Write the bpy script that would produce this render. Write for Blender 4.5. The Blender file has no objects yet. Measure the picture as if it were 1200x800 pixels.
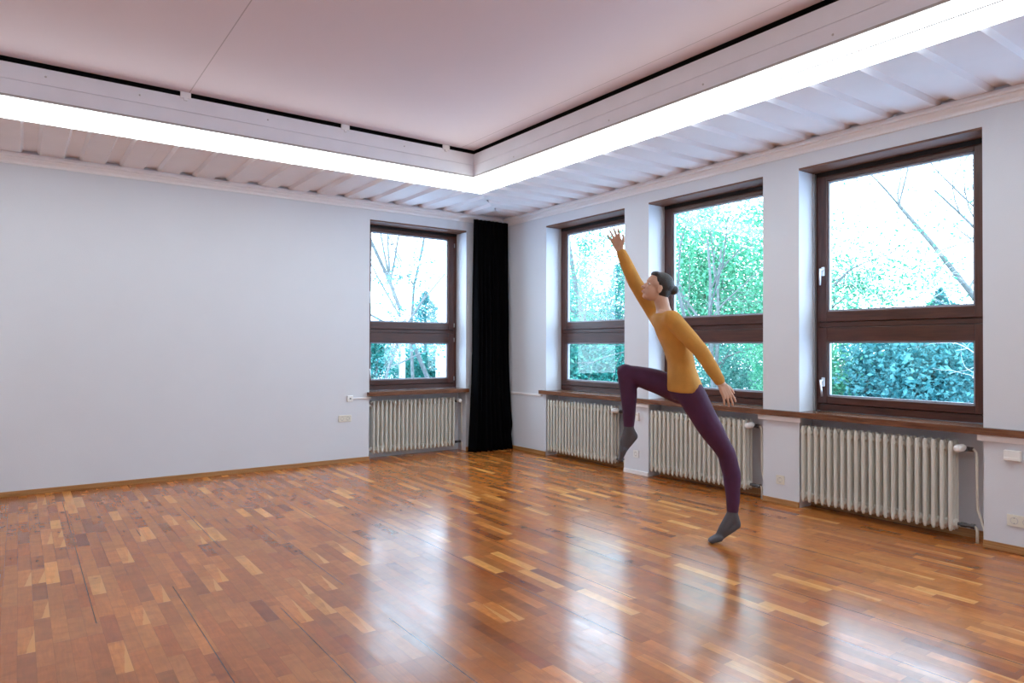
import bpy, bmesh, math, random
from mathutils import Vector, Matrix, Quaternion
PI = math.pi
scene = bpy.context.scene
COL = scene.collection

# ------------------------------------------------------------------ helpers
def link(o, parent=None):
    COL.objects.link(o)
    if parent is not None: o.parent = parent
    return o
def obj(name, bm, mat, parent=None, smooth=False, bevel=0.0, auto=False):
    me = bpy.data.meshes.new(name)
    bmesh.ops.recalc_face_normals(bm, faces=bm.faces)
    bm.to_mesh(me); bm.free()
    if isinstance(mat, (list, tuple)):
        for m in mat: me.materials.append(m)
    else: me.materials.append(mat)
    if smooth:
        for p in me.polygons: p.use_smooth = True
    o = bpy.data.objects.new(name, me); link(o, parent)
    if bevel:
        m = o.modifiers.new('bevel', 'BEVEL'); m.width = bevel; m.segments = 2; m.limit_method = 'ANGLE'; m.angle_limit = math.radians(50)
        m.harden_normals = False
    return o
def tag(o, label, cat, group=None, kind=None):
    if label: o['label'] = label
    if cat: o['category'] = cat
    if group: o['group'] = group
    if kind: o['kind'] = kind
    return o
def empty(name, loc=(0, 0, 0), rz=0):
    o = bpy.data.objects.new(name, None); o.location = loc; o.rotation_euler = (0, 0, rz); o.empty_display_size = .1
    return link(o)
def thing(name, label, cat, loc=(0, 0, 0), rz=0, group=None):
    return tag(empty(name, loc, rz), label, cat, group)
def structure(o): o['kind'] = 'structure'; return o
def box(bm, x0, x1, y0, y1, z0, z1, mi=0):
    x0, x1 = sorted((x0, x1)); y0, y1 = sorted((y0, y1)); z0, z1 = sorted((z0, z1))
    v = [bm.verts.new(c) for c in ((x0,y0,z0),(x1,y0,z0),(x1,y1,z0),(x0,y1,z0),(x0,y0,z1),(x1,y0,z1),(x1,y1,z1),(x0,y1,z1))]
    for f in ((0,3,2,1),(4,5,6,7),(0,1,5,4),(1,2,6,5),(2,3,7,6),(3,0,4,7)):
        bm.faces.new([v[i] for i in f]).material_index = mi
def boxbm(*a):
    bm = bmesh.new(); box(bm, *a); return bm
def frames_along(pts):
    pts = [Vector(p) for p in pts]; n = len(pts); out = []
    t0 = (pts[1]-pts[0]).normalized()
    up = Vector((0,0,1)) if abs(t0.z) < .9 else Vector((1,0,0))
    u = t0.cross(up).normalized()
    for i in range(n):
        t = (pts[min(i+1,n-1)]-pts[max(i-1,0)]).normalized()
        u = (u - t*u.dot(t)).normalized()
        out.append((pts[i], u, t.cross(u)))
    return out
def tube(bm, pts, r, seg=10, cap=True):
    """swept tube; r is a number or a list (number or (ru, rv)) per point"""
    rings = []
    fr = frames_along(pts)
    for i, (p, u, v) in enumerate(fr):
        ri = r[i] if isinstance(r, (list, tuple)) else r
        ru, rv = ri if isinstance(ri, (list, tuple)) else (ri, ri)
        rings.append([bm.verts.new(p + u*ru*math.cos(2*PI*k/seg) + v*rv*math.sin(2*PI*k/seg)) for k in range(seg)])
    for a, b in zip(rings, rings[1:]):
        for k in range(seg): bm.faces.new((a[k], a[(k+1)%seg], b[(k+1)%seg], b[k]))
    if cap:
        bm.faces.new(rings[0][::-1]); bm.faces.new(rings[-1])
def ball(bm, c, r, seg=12, rings=8, rot=None):
    rx, ry, rz = r if isinstance(r, (tuple, list)) else (r, r, r)
    M = Matrix.Translation(c) @ (rot.to_matrix().to_4x4() if rot else Matrix()) @ Matrix.Diagonal((rx, ry, rz, 1))
    bmesh.ops.create_uvsphere(bm, u_segments=seg, v_segments=rings, radius=1, matrix=M)
def cyl(bm, a, b, r, seg=16): tube(bm, [a, b], r, seg)

# ------------------------------------------------------------------ materials
def newmat(name):
    m = bpy.data.materials.new(name); m.use_nodes = True
    nt = m.node_tree; b = nt.nodes['Principled BSDF']
    return m, nt, b
def N(nt, t, **kw):
    n = nt.nodes.new(t)
    for k, v in kw.items():
        if k in n.inputs: n.inputs[k].default_value = v
        else: setattr(n, k, v)
    return n
def L(nt, a, b): nt.links.new(a, b)
def mathn(nt, op, a, b=None, c=None):
    n = nt.nodes.new('ShaderNodeMath'); n.operation = op
    for i, v in enumerate((a, b, c)):
        if v is None: continue
        if isinstance(v, (int, float)): n.inputs[i].default_value = v
        else: nt.links.new(v, n.inputs[i])
    return n.outputs[0]
def simple(name, col, rough=.5, metal=0, spec=.5, noise=0, nscale=8, bump=0, bscale=60, coat=0):
    m, nt, b = newmat(name)
    b.inputs['Base Color'].default_value = (*col, 1); b.inputs['Roughness'].default_value = rough
    b.inputs['Metallic'].default_value = metal; b.inputs['Specular IOR Level'].default_value = spec
    b.inputs['Coat Weight'].default_value = coat
    tc = N(nt, 'ShaderNodeTexCoord')
    if noise:
        t = N(nt, 'ShaderNodeTexNoise', Scale=nscale, Detail=5.0); L(nt, tc.outputs['Object'], t.inputs['Vector'])
        r = N(nt, 'ShaderNodeValToRGB'); r.color_ramp.elements[0].position = .3; r.color_ramp.elements[1].position = .7
        r.color_ramp.elements[0].color = (*[c*(1-noise) for c in col], 1); r.color_ramp.elements[1].color = (*[min(1, c*(1+noise)) for c in col], 1)
        L(nt, t.outputs['Fac'], r.inputs['Fac']); L(nt, r.outputs['Color'], b.inputs['Base Color'])
    if bump:
        t = N(nt, 'ShaderNodeTexNoise', Scale=bscale, Detail=4.0); L(nt, tc.outputs['Object'], t.inputs['Vector'])
        bp = N(nt, 'ShaderNodeBump', Strength=bump, Distance=.01); L(nt, t.outputs['Fac'], bp.inputs['Height']); L(nt, bp.outputs['Normal'], b.inputs['Normal'])
    return m

def wood(name, ramp, axis='Y', rough=.35, scale=1.0, grain=(18, 1.2), coat=0.0):
    """grained wood; the grain runs along axis of object space"""
    m, nt, b = newmat(name)
    tc = N(nt, 'ShaderNodeTexCoord'); mp = N(nt, 'ShaderNodeMapping')
    s = [grain[0]*scale]*3; s['XYZ'.index(axis)] = grain[1]*scale
    mp.inputs['Scale'].default_value = s
    L(nt, tc.outputs['Object'], mp.inputs['Vector'])
    t = N(nt, 'ShaderNodeTexNoise', Scale=2.2, Detail=8.0, Roughness=.62, Distortion=.6); L(nt, mp.outputs['Vector'], t.inputs['Vector'])
    r = N(nt, 'ShaderNodeValToRGB'); cr = r.color_ramp
    cr.elements[0].position = .28; cr.elements[1].position = .75
    cr.elements[0].color = (*ramp[0], 1); cr.elements[1].color = (*ramp[-1], 1)
    if len(ramp) == 3: e = cr.elements.new(.5); e.color = (*ramp[1], 1)
    L(nt, t.outputs['Fac'], r.inputs['Fac']); L(nt, r.outputs['Color'], b.inputs['Base Color'])
    b.inputs['Roughness'].default_value = rough; b.inputs['Coat Weight'].default_value = coat; b.inputs['Coat Roughness'].default_value = .15
    bp = N(nt, 'ShaderNodeBump', Strength=.12, Distance=.003); L(nt, t.outputs['Fac'], bp.inputs['Height']); L(nt, bp.outputs['Normal'], b.inputs['Normal'])
    return m

def parquet():
    m, nt, b = newmat('parquet_strips')
    tc = N(nt, 'ShaderNodeTexCoord'); sx = N(nt, 'ShaderNodeSeparateXYZ'); L(nt, tc.outputs['Object'], sx.inputs[0])
    X, Y = sx.outputs['X'], sx.outputs['Y']
    W = .0685; LEN = .40
    xr = mathn(nt, 'DIVIDE', X, W); row = mathn(nt, 'FLOOR', xr)
    wn = N(nt, 'ShaderNodeTexWhiteNoise', noise_dimensions='1D'); L(nt, row, wn.inputs['W'])
    # lengths vary from row to row
    ln = mathn(nt, 'MULTIPLY_ADD', wn.outputs['Value'], .22, LEN-.11)
    yo = mathn(nt, 'MULTIPLY_ADD', wn.outputs['Value'], 37.7, mathn(nt, 'DIVIDE', Y, ln))
    # wobble the joints so that the strips are uneven
    cell = mathn(nt, 'FLOOR', yo)
    cv = N(nt, 'ShaderNodeCombineXYZ'); L(nt, row, cv.inputs[0]); L(nt, cell, cv.inputs[1])
    w2 = N(nt, 'ShaderNodeTexWhiteNoise', noise_dimensions='3D'); L(nt, cv.outputs[0], w2.inputs['Vector'])
    rp = N(nt, 'ShaderNodeValToRGB'); cr = rp.color_ramp; cr.interpolation = 'LINEAR'
    cols = [(0, (.220,.046,.008)), (.10, (.330,.080,.013)), (.45, (.420,.116,.019)), (.80, (.50,.152,.027)), (.93, (.60,.20,.040)), (.975, (.78,.33,.080)), (1, (.82,.38,.10))]
    cr.elements[0].position = 0; cr.elements[0].color = (*cols[0][1], 1); cr.elements[1].position = 1; cr.elements[1].color = (*cols[-1][1], 1)
    for p, c in cols[1:-1]: e = cr.elements.new(p); e.color = (*c, 1)
    L(nt, w2.outputs['Value'], rp.inputs['Fac'])
    # grain, shifted per strip
    off = N(nt, 'ShaderNodeVectorMath', operation='MULTIPLY_ADD'); L(nt, w2.outputs['Color'], off.inputs[0]); off.inputs[1].default_value = (7, 7, 7); L(nt, tc.outputs['Object'], off.inputs[2])
    mp = N(nt, 'ShaderNodeMapping'); mp.inputs['Scale'].default_value = (30, 2.4, 1); L(nt, off.outputs[0], mp.inputs['Vector'])
    g = N(nt, 'ShaderNodeTexNoise', Scale=1.6, Detail=8.0, Roughness=.65, Distortion=1.1); L(nt, mp.outputs['Vector'], g.inputs['Vector'])
    gr = N(nt, 'ShaderNodeMapRange'); gr.inputs['From Min'].default_value = .3; gr.inputs['From Max'].default_value = .7; gr.inputs['To Min'].default_value = .80; gr.inputs['To Max'].default_value = 1.16
    L(nt, g.outputs['Fac'], gr.inputs['Value'])
    mx = N(nt, 'ShaderNodeMix', data_type='RGBA', blend_type='MULTIPLY'); mx.inputs[0].default_value = 1
    L(nt, rp.outputs['Color'], mx.inputs[6]); L(nt, gr.outputs[0], mx.inputs[7])
    # large soft patches of wear
    pn = N(nt, 'ShaderNodeTexNoise', Scale=1.1, Detail=3.0); L(nt, tc.outputs['Object'], pn.inputs['Vector'])
    pr = N(nt, 'ShaderNodeMapRange'); pr.inputs['From Min'].default_value = .3; pr.inputs['From Max'].default_value = .7; pr.inputs['To Min'].default_value = .90; pr.inputs['To Max'].default_value = 1.10
    L(nt, pn.outputs['Fac'], pr.inputs['Value'])
    mx2 = N(nt, 'ShaderNodeMix', data_type='RGBA', blend_type='MULTIPLY'); mx2.inputs[0].default_value = 1
    L(nt, mx.outputs[2], mx2.inputs[6]); L(nt, pr.outputs[0], mx2.inputs[7])
    # ochre or reddish cast per strip, cross figure, sapwood slivers and small knots
    s2 = N(nt, 'ShaderNodeSeparateXYZ'); L(nt, w2.outputs['Color'], s2.inputs[0])
    mo = N(nt, 'ShaderNodeMix', data_type='RGBA'); L(nt, mathn(nt, 'MULTIPLY', s2.outputs['Y'], .42), mo.inputs[0]); L(nt, mx2.outputs[2], mo.inputs[6]); mo.inputs[7].default_value = (.40,.165,.036,1)
    cf = N(nt, 'ShaderNodeTexNoise', Scale=1.0, Detail=2.5, Roughness=.5, Distortion=.8); mpc = N(nt, 'ShaderNodeMapping'); mpc.inputs['Scale'].default_value = (9, 13, 1); L(nt, off.outputs[0], mpc.inputs['Vector']); L(nt, mpc.outputs[0], cf.inputs['Vector'])
    cfr = N(nt, 'ShaderNodeMapRange'); cfr.inputs['From Min'].default_value = .3; cfr.inputs['From Max'].default_value = .62; cfr.inputs['To Min'].default_value = .84; cfr.inputs['To Max'].default_value = 1.05
    L(nt, cf.outputs['Fac'], cfr.inputs['Value'])
    mf = N(nt, 'ShaderNodeMix', data_type='RGBA', blend_type='MULTIPLY'); mf.inputs[0].default_value = 1; L(nt, mo.outputs[2], mf.inputs[6]); L(nt, cfr.outputs[0], mf.inputs[7])
    vk = N(nt, 'ShaderNodeTexVoronoi', Scale=5.5); mpk = N(nt, 'ShaderNodeMapping'); mpk.inputs['Scale'].default_value = (1.0, .8, 1); L(nt, off.outputs[0], mpk.inputs['Vector']); L(nt, mpk.outputs[0], vk.inputs['Vector'])
    kn = N(nt, 'ShaderNodeMapRange'); kn.inputs['From Min'].default_value = .035; kn.inputs['From Max'].default_value = .10; kn.inputs['To Min'].default_value = .55; kn.inputs['To Max'].default_value = 0
    L(nt, vk.outputs['Distance'], kn.inputs['Value'])
    mk = N(nt, 'ShaderNodeMix', data_type='RGBA'); L(nt, mathn(nt, 'MULTIPLY', kn.outputs[0], mathn(nt, 'GREATER_THAN', s2.outputs['Z'], .72)), mk.inputs[0]); L(nt, mf.outputs[2], mk.inputs[6]); mk.inputs[7].default_value = (.10,.035,.016,1)
    fxs, fys = mathn(nt, 'FRACT', xr), mathn(nt, 'FRACT', yo)
    sap = mathn(nt, 'MULTIPLY', mathn(nt, 'GREATER_THAN', mathn(nt, 'ADD', fxs, mathn(nt, 'MULTIPLY_ADD', cf.outputs['Fac'], .16, -.08)), mathn(nt, 'MULTIPLY_ADD', fys, .65, .45)), mathn(nt, 'GREATER_THAN', s2.outputs['X'], .88))
    sap = mathn(nt, 'MULTIPLY', sap, .85)
    msap = N(nt, 'ShaderNodeMix', data_type='RGBA'); L(nt, sap, msap.inputs[0]); L(nt, mk.outputs[2], msap.inputs[6]); msap.inputs[7].default_value = (.68,.31,.085,1)
    # joints
    fx = mathn(nt, 'FRACT', xr); ex = mathn(nt, 'MINIMUM', fx, mathn(nt, 'SUBTRACT', 1.0, fx))
    jx = mathn(nt, 'LESS_THAN', ex, .012)
    fy = mathn(nt, 'FRACT', yo); ey = mathn(nt, 'MINIMUM', fy, mathn(nt, 'SUBTRACT', 1.0, fy))
    jy = mathn(nt, 'LESS_THAN', ey, .003)
    j = mathn(nt, 'MULTIPLY', mathn(nt, 'MAXIMUM', jx, jy), .35)
    # open seams between the boards, each some strips wide
    PW = W*6; pxr = mathn(nt, 'DIVIDE', mathn(nt, 'ADD', X, 5.225), PW); fp = mathn(nt, 'FRACT', pxr); ep = mathn(nt, 'MINIMUM', fp, mathn(nt, 'SUBTRACT', 1.0, fp))
    sn = N(nt, 'ShaderNodeTexNoise', Scale=1.0, Detail=1.0); mp3 = N(nt, 'ShaderNodeMapping'); mp3.inputs['Scale'].default_value = (1.3, .55, 1); L(nt, tc.outputs['Object'], mp3.inputs['Vector']); L(nt, mp3.outputs[0], sn.inputs['Vector'])
    thr = mathn(nt, 'MULTIPLY', mathn(nt, 'GREATER_THAN', sn.outputs['Fac'], .47), .0058)
    jp = mathn(nt, 'MULTIPLY', mathn(nt, 'LESS_THAN', ep, thr), .85)
    jj = mathn(nt, 'MAXIMUM', j, jp)
    mx3 = N(nt, 'ShaderNodeMix', data_type='RGBA'); L(nt, jj, mx3.inputs[0]); L(nt, msap.outputs[2], mx3.inputs[6]); mx3.inputs[7].default_value = (.035,.014,.006,1)
    L(nt, mx3.outputs[2], b.inputs['Base Color'])
    # polish: rough in patches, streaky along the strips
    rn = N(nt, 'ShaderNodeTexNoise', Scale=3.0, Detail=6.0, Roughness=.7); mp2 = N(nt, 'ShaderNodeMapping'); mp2.inputs['Scale'].default_value = (5, .9, 1); L(nt, tc.outputs['Object'], mp2.inputs['Vector']); L(nt, mp2.outputs[0], rn.inputs['Vector'])
    rr = N(nt, 'ShaderNodeMapRange'); rr.inputs['From Min'].default_value = .3; rr.inputs['From Max'].default_value = .7; rr.inputs['To Min'].default_value = .15; rr.inputs['To Max'].default_value = .27
    L(nt, rn.outputs['Fac'], rr.inputs['Value']); L(nt, rr.outputs[0], b.inputs['Roughness'])
    b.inputs['Specular IOR Level'].default_value = .72; b.inputs['Coat Weight'].default_value = 0; b.inputs['Coat Roughness'].default_value = .13; b.inputs['Coat IOR'].default_value = 1.55; b.inputs['Coat Tint'].default_value = (1,1,1,1)
    # uneven height of the strips and ripples of lacquer
    h1 = mathn(nt, 'MULTIPLY', w2.outputs['Value'], .4)
    wv = N(nt, 'ShaderNodeTexNoise', Scale=9.0, Detail=3.0); mp4 = N(nt, 'ShaderNodeMapping'); mp4.inputs['Scale'].default_value = (1.0, .8, 1); L(nt, tc.outputs['Object'], mp4.inputs['Vector']); L(nt, mp4.outputs[0], wv.inputs['Vector'])
    h = mathn(nt, 'ADD', mathn(nt, 'MULTIPLY', wv.outputs['Fac'], 1.0), mathn(nt, 'ADD', h1, mathn(nt, 'MULTIPLY', jj, -1.2)))
    bp = N(nt, 'ShaderNodeBump', Strength=.14, Distance=.0025); L(nt, h, bp.inputs['Height']); L(nt, bp.outputs['Normal'], b.inputs['Normal'])
    return m

def glass_mat():
    m = bpy.data.materials.new('window_glass'); m.use_nodes = True; nt = m.node_tree; nt.nodes.clear()
    out = N(nt, 'ShaderNodeOutputMaterial'); tr = N(nt, 'ShaderNodeBsdfTransparent'); tr.inputs[0].default_value = (.96,.985,.98,1)
    gl = N(nt, 'ShaderNodeBsdfGlossy'); gl.inputs['Roughness'].default_value = .01
    fr = N(nt, 'ShaderNodeFresnel'); gi = N(nt, 'ShaderNodeNewGeometry'); L(nt, mathn(nt, 'MULTIPLY_ADD', gi.outputs['Backfacing'], 1/1.5-1.5, 1.5), fr.inputs['IOR'])
    mx = N(nt, 'ShaderNodeMixShader'); L(nt, mathn(nt, 'MULTIPLY', fr.outputs[0], .6), mx.inputs[0]); L(nt, tr.outputs[0], mx.inputs[1]); L(nt, gl.outputs[0], mx.inputs[2]); L(nt, mx.outputs[0], out.inputs[0])
    return m
def emis(name, col, s):
    m = bpy.data.materials.new(name); m.use_nodes = True; nt = m.node_tree; nt.nodes.clear()
    out = N(nt, 'ShaderNodeOutputMaterial'); e = N(nt, 'ShaderNodeEmission'); e.inputs[0].default_value = (*col, 1); e.inputs[1].default_value = s
    L(nt, e.outputs[0], out.inputs[0]); return m
def leafmat(name, c0, c1, trans=.45):
    m = bpy.data.materials.new(name); m.use_nodes = True; nt = m.node_tree; nt.nodes.clear()
    out = N(nt, 'ShaderNodeOutputMaterial'); d = N(nt, 'ShaderNodeBsdfDiffuse'); t = N(nt, 'ShaderNodeBsdfTranslucent'); mx = N(nt, 'ShaderNodeMixShader'); mx.inputs[0].default_value = trans
    gi = N(nt, 'ShaderNodeNewGeometry')
    r = N(nt, 'ShaderNodeValToRGB'); r.color_ramp.elements[0].color = (*c0, 1); r.color_ramp.elements[1].color = (*c1, 1)
    L(nt, gi.outputs['Random Per Island'], r.inputs['Fac'])
    L(nt, r.outputs[0], d.inputs[0]); L(nt, r.outputs[0], t.inputs[0]); L(nt, d.outputs[0], mx.inputs[1]); L(nt, t.outputs[0], mx.inputs[2]); L(nt, mx.outputs[0], out.inputs[0])
    return m

M = {}
M['wall'] = simple('wall_paint', (.67,.69,.74), .75, noise=.012, nscale=2.2, bump=.12, bscale=140)
M['ceil'] = simple('plank_paint', (.86,.83,.84), .55, noise=.02, nscale=3)
M['trimw'] = simple('white_trim_paint', (.85,.83,.84), .45)
M['fascia'] = simple('fascia_paint', (.80,.80,.85), .5, noise=.025, nscale=5)
M['gap_shade'] = simple('gap_shade_paint', (.02,.02,.022), .9)  # near-black colour standing in for shade inside gaps and slots
M['frame'] = wood('window_frame_wood', [(.036,.010,.007), (.070,.020,.012), (.11,.035,.020)], 'Z', .32, grain=(22, 1.5))
M['frameh'] = wood('window_rail_wood', [(.036,.010,.007), (.070,.020,.012), (.11,.035,.020)], 'Y', .32, grain=(22, 1.5))
M['framex'] = wood('window_rail_wood_back', [(.036,.010,.007), (.070,.020,.012), (.11,.035,.020)], 'X', .32, grain=(22, 1.5))
M['soffit'] = wood('soffit_wood', [(.09,.030,.015), (.15,.055,.028), (.20,.080,.042)], 'X', .45, grain=(22, 1.5))
M['sill'] = wood('sill_wood', [(.075,.026,.013), (.16,.062,.030), (.27,.115,.055)], 'Y', .22, grain=(26, 1.6))
M['sillx'] = wood('sill_wood_back', [(.075,.026,.013), (.16,.062,.030), (.27,.115,.055)], 'X', .22, grain=(26, 1.6))
M['base'] = wood('baseboard_wood', [(.26,.115,.036), (.38,.18,.060), (.50,.26,.10)], 'Y', .3, grain=(30, 1))
M['basex'] = wood('baseboard_wood_back', [(.26,.115,.036), (.38,.18,.060), (.50,.26,.10)], 'X', .3, grain=(30, 1))
M['floor'] = parquet()
M['rad'] = simple('radiator_enamel', (.66,.645,.58), .35, noise=.03, nscale=6)
M['pipe'] = simple('pipe_paint', (.66,.62,.53), .4)
M['lip'] = simple('strip_lip_paint', (.42,.39,.38), .5)
M['valve'] = simple('valve_metal', (.10,.10,.105), .4, metal=.7)
M['plastic'] = simple('white_plastic', (.82,.81,.79), .35)
M['cream'] = simple('cream_plastic', (.72,.69,.60), .35)
M['darkp'] = simple('dark_plastic', (.05,.05,.055), .4)
M['metal'] = simple('brushed_metal', (.78,.80,.83), .28, metal=.85)
M['alu'] = simple('grey_rail_metal', (.45,.45,.47), .4, metal=.5)
M['bead'] = simple('bead_reflection', (.32,.33,.40), .3)  # pale tone stands in for reflections along the bead
M['glass'] = glass_mat()
M['lamp'] = emis('lamp_diffuser', (.87,.97,1.0), 4.2)
M['curtain'] = simple('black_velvet', (.0022,.0022,.003), .95, spec=.05, bump=.2, bscale=300)
M['plaster'] = simple('niche_plaster', (.56,.54,.53), .85, noise=.04, nscale=3)
M['bark'] = simple('bark', (.12,.13,.13), .9, noise=.3, nscale=12)
M['palebark'] = simple('pale_bark', (.55,.56,.58), .8, noise=.2, nscale=10)
M['leaf_spring'] = leafmat('spring_leaves', (.035,.24,.14), (.20,.50,.31), .5)
M['leaf_dark'] = leafmat('evergreen_leaves', (.008,.11,.095), (.07,.32,.27), .3)
M['leaf_teal'] = leafmat('needle_leaves', (.025,.15,.165), (.15,.40,.40), .35)
M['leaf_shrub'] = leafmat('shrub_leaves', (.03,.17,.145), (.20,.44,.37), .45)
M['ground'] = simple('bounce_ground', (.50,.58,.70), .95, noise=.15, nscale=9)  # unseen ground, made pale blue to bounce light up onto the planks
M['render'] = simple('house_render', (.75,.76,.78), .8, noise=.03)
M['rooftile'] = simple('roof_tiles', (.30,.22,.22), .8, noise=.2, nscale=20)

# central ceiling panel with its thin board joints
def ceiling_mat():
    m, nt, b = newmat('ceiling_panel_paint')
    tc = N(nt, 'ShaderNodeTexCoord'); sx = N(nt, 'ShaderNodeSeparateXYZ'); L(nt, tc.outputs['Object'], sx.inputs[0])
    t = N(nt, 'ShaderNodeTexNoise', Scale=1.4, Detail=4.0); L(nt, tc.outputs['Object'], t.inputs['Vector'])
    r = N(nt, 'ShaderNodeValToRGB'); r.color_ramp.elements[0].color = (.73,.64,.685,1); r.color_ramp.elements[1].color = (.77,.675,.72,1); L(nt, t.outputs['Fac'], r.inputs['Fac'])
    js = []
    for x in (-4.372, -1.615, -7.13):
        js.append(mathn(nt, 'LESS_THAN', mathn(nt, 'ABSOLUTE', mathn(nt, 'SUBTRACT', sx.outputs['X'], x)), .004))
    j = mathn(nt, 'MULTIPLY', mathn(nt, 'MAXIMUM', js[0], mathn(nt, 'MAXIMUM', js[1], js[2])), .45)
    mx = N(nt, 'ShaderNodeMix', data_type='RGBA'); L(nt, j, mx.inputs[0]); L(nt, r.outputs[0], mx.inputs[6]); mx.inputs[7].default_value = (.16,.11,.10,1)
    L(nt, mx.outputs[2], b.inputs['Base Color']); b.inputs['Roughness'].default_value = .7
    return m
M['ceilp'] = ceiling_mat()

# ------------------------------------------------------------------ room
XL, YF = -9.6, -10.2            # hidden far ends of the room
WT = .33                         # outer wall thickness
HEAD, SILLZ = 2.98, .842
ZP = 3.20                        # planked edge ceiling
ZC = 3.60                        # central ceiling
IN = 1.44                        # width of the lower edge ceiling
OPEN = [(-.943, -2.36), (-2.726, -4.134), (-4.493, -5.903), (-6.27, -7.68)]   # openings in wall_right; the last is unseen, added for its light
BX0, BX1 = -2.04, -.636          # opening in wall_back

structure(obj('floor', boxbm(XL-.3, WT, YF-.3, WT, -.12, 0), M['floor']))
bm = bmesh.new()
ys = [0.0] + [v for o in OPEN for v in o] + [YF]
for a, b in zip(ys[0::2], ys[1::2]): box(bm, 0, WT, a if a else WT, b, 0, 3.95)
for a, b in OPEN:
    box(bm, 0, WT, a, b, HEAD, 3.95)
    box(bm, .20, WT, a, b, 0, SILLZ-.045)
structure(obj('wall_right', bm, M['wall']))
bm = bmesh.new()
box(bm, XL, BX0, 0, WT, 0, 3.95); box(bm, BX1, 0, 0, WT, 0, 3.95)
box(bm, BX0, BX1, 0, WT, HEAD, 3.95); box(bm, BX0, BX1, .20, WT, 0, SILLZ-.045)
structure(obj('wall_back', bm, M['wall']))
structure(obj('wall_left', boxbm(XL-.3, XL, YF, WT, 0, 3.95), M['wall']))
structure(obj('wall_front', boxbm(XL-.3, WT, YF-.3, YF, 0, 3.95), M['wall']))

# ceiling: raised centre panel, gap round it with its shade painted dark, planked lower edge, fascia
bm = boxbm(XL, -IN-.0, YF, -IN-.0, ZC, ZC+.03)
ceil = structure(obj('ceiling', bm, M['ceilp']))
obj('ceiling_gap_shade', boxbm(XL-.3, WT, YF-.3, WT, 3.95, 4.0), M['gap_shade'], ceil)  # slab above the gap, painted dark as its shade
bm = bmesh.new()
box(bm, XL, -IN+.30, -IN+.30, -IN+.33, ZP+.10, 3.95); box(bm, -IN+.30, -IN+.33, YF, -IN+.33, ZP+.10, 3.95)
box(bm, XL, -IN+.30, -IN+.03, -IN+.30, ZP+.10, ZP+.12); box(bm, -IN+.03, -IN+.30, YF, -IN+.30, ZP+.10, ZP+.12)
obj('joint_shade', bm, M['gap_shade'], ceil)  # sheets behind the gap, coloured black to give its shade
def plank(bm, c0, c1, y1a, y1b, flip):
    """one board: c0..c1 along the wall, from the wall out to the light box, mitred in the corner"""
    zb, zt, s = ZP, ZP+.034, .022
    def P(c, d, z): return (c, -d, z) if not flip else (-d, c, z)
    sec = [(c0-s, zt), (c0, zb), (c1, zb), (c1+s, zt)]
    near = [bm.verts.new(P(c, .0, z)) for c, z in sec]
    far = [bm.verts.new(P(c, min(1.19, max(.02, -c)), z)) for c, z in sec]
    for k in range(3): bm.faces.new((near[k], near[k+1], far[k+1], far[k]))
bm = bmesh.new()
c = -5.482 + .338*15
while c > XL:
    c0, c1 = c-.338+.075, c-.075
    if c1 < -.03: plank(bm, c0, c1, 0, 0, False)
    c -= .338
box(bm, XL, 0, -1.19, 0, ZP+.034, ZP+.05)
obj('plank_soffit', bm, M['ceil'], ceil)
bm = bmesh.new()
c = -6.03 + .343*17
while c > YF:
    c0, c1 = c-.343+.068, c-.068
    if c1 < -.03: plank(bm, c0, c1, 0, 0, True)
    c -= .343
box(bm, -1.19, 0, YF, -1.19, ZP+.034, ZP+.05)
obj('plank_soffit', bm, M['ceil'], ceil)
bm = bmesh.new()      # fascia boards, two per side with a fine joint
for z0, z1 in ((ZP+.115, ZP+.232), (ZP+.235, ZP+.36)):
    box(bm, XL, -IN, -IN+.015, -IN, z0, z1)
obj('fascia_board', bm, M['fascia'], ceil)
bm = bmesh.new()
for z0, z1 in ((ZP+.115, ZP+.232), (ZP+.235, ZP+.36)):
    box(bm, -IN+.0, -IN+.015, YF, -IN+.015, z0, z1)
obj('fascia_board', bm, M['fascia'], ceil)
bm = boxbm(-.042, .042, -.005, .006, -.014, .045); box(bm, -.014, .014, -.008, .002, -.034, -.014)
clip0 = obj('ceiling_clip', bm, M['trimw'], ceil)
clip0.location = (-4.40, -IN-.004, ZP+.36)
for x in (-2.95, -1.80, -5.85):
    k = clip0.copy(); link(k, ceil); k.location = (x, -IN-.004, ZP+.36)
bm = bmesh.new()
for x in (-5.4, -4.75, -3.7, -2.3, -6.3):
    ball(bm, (x, -IN, ZP+.30), (.008, .004, .008), 8, 6)
for y in (-2.2, -3.6, -4.6, -5.6):
    ball(bm, (-IN, y, ZP+.16), (.004, .008, .008), 8, 6)
obj('fascia_screw', bm, M['plaster'], ceil)

# mouldings under the planks
def moulding(name, side):
    prof = [(0, 3.098), (.012, 3.098), (.014, 3.106), (.008, 3.112), (.010, 3.125), (.030, 3.145), (.034, 3.157), (.060, 3.160), (.064, 3.172), (.056, 3.186), (.05, 3.2), (0, 3.2)]
    bm = bmesh.new()
    ends = []
    for e in (0, 1):
        ring = []
        for d, z in prof:
            if side == 'back': p = ((-d if e else XL), -d, z)
            else: p = (-d, (-d if e else YF), z)
            ring.append(bm.verts.new(p))
        ends.append(ring)
    n = len(prof)
    for k in range(n): bm.faces.new((ends[0][k], ends[0][(k+1)%n], ends[1][(k+1)%n], ends[1][k]))
    bm.faces.new(ends[0]); bm.faces.new(ends[1][::-1])
    # pale blocks where the boards meet the moulding
    return structure(obj(name, bm, M['trimw']))
moulding('trim_1', 'back'); moulding('trim_2', 'right')

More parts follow.
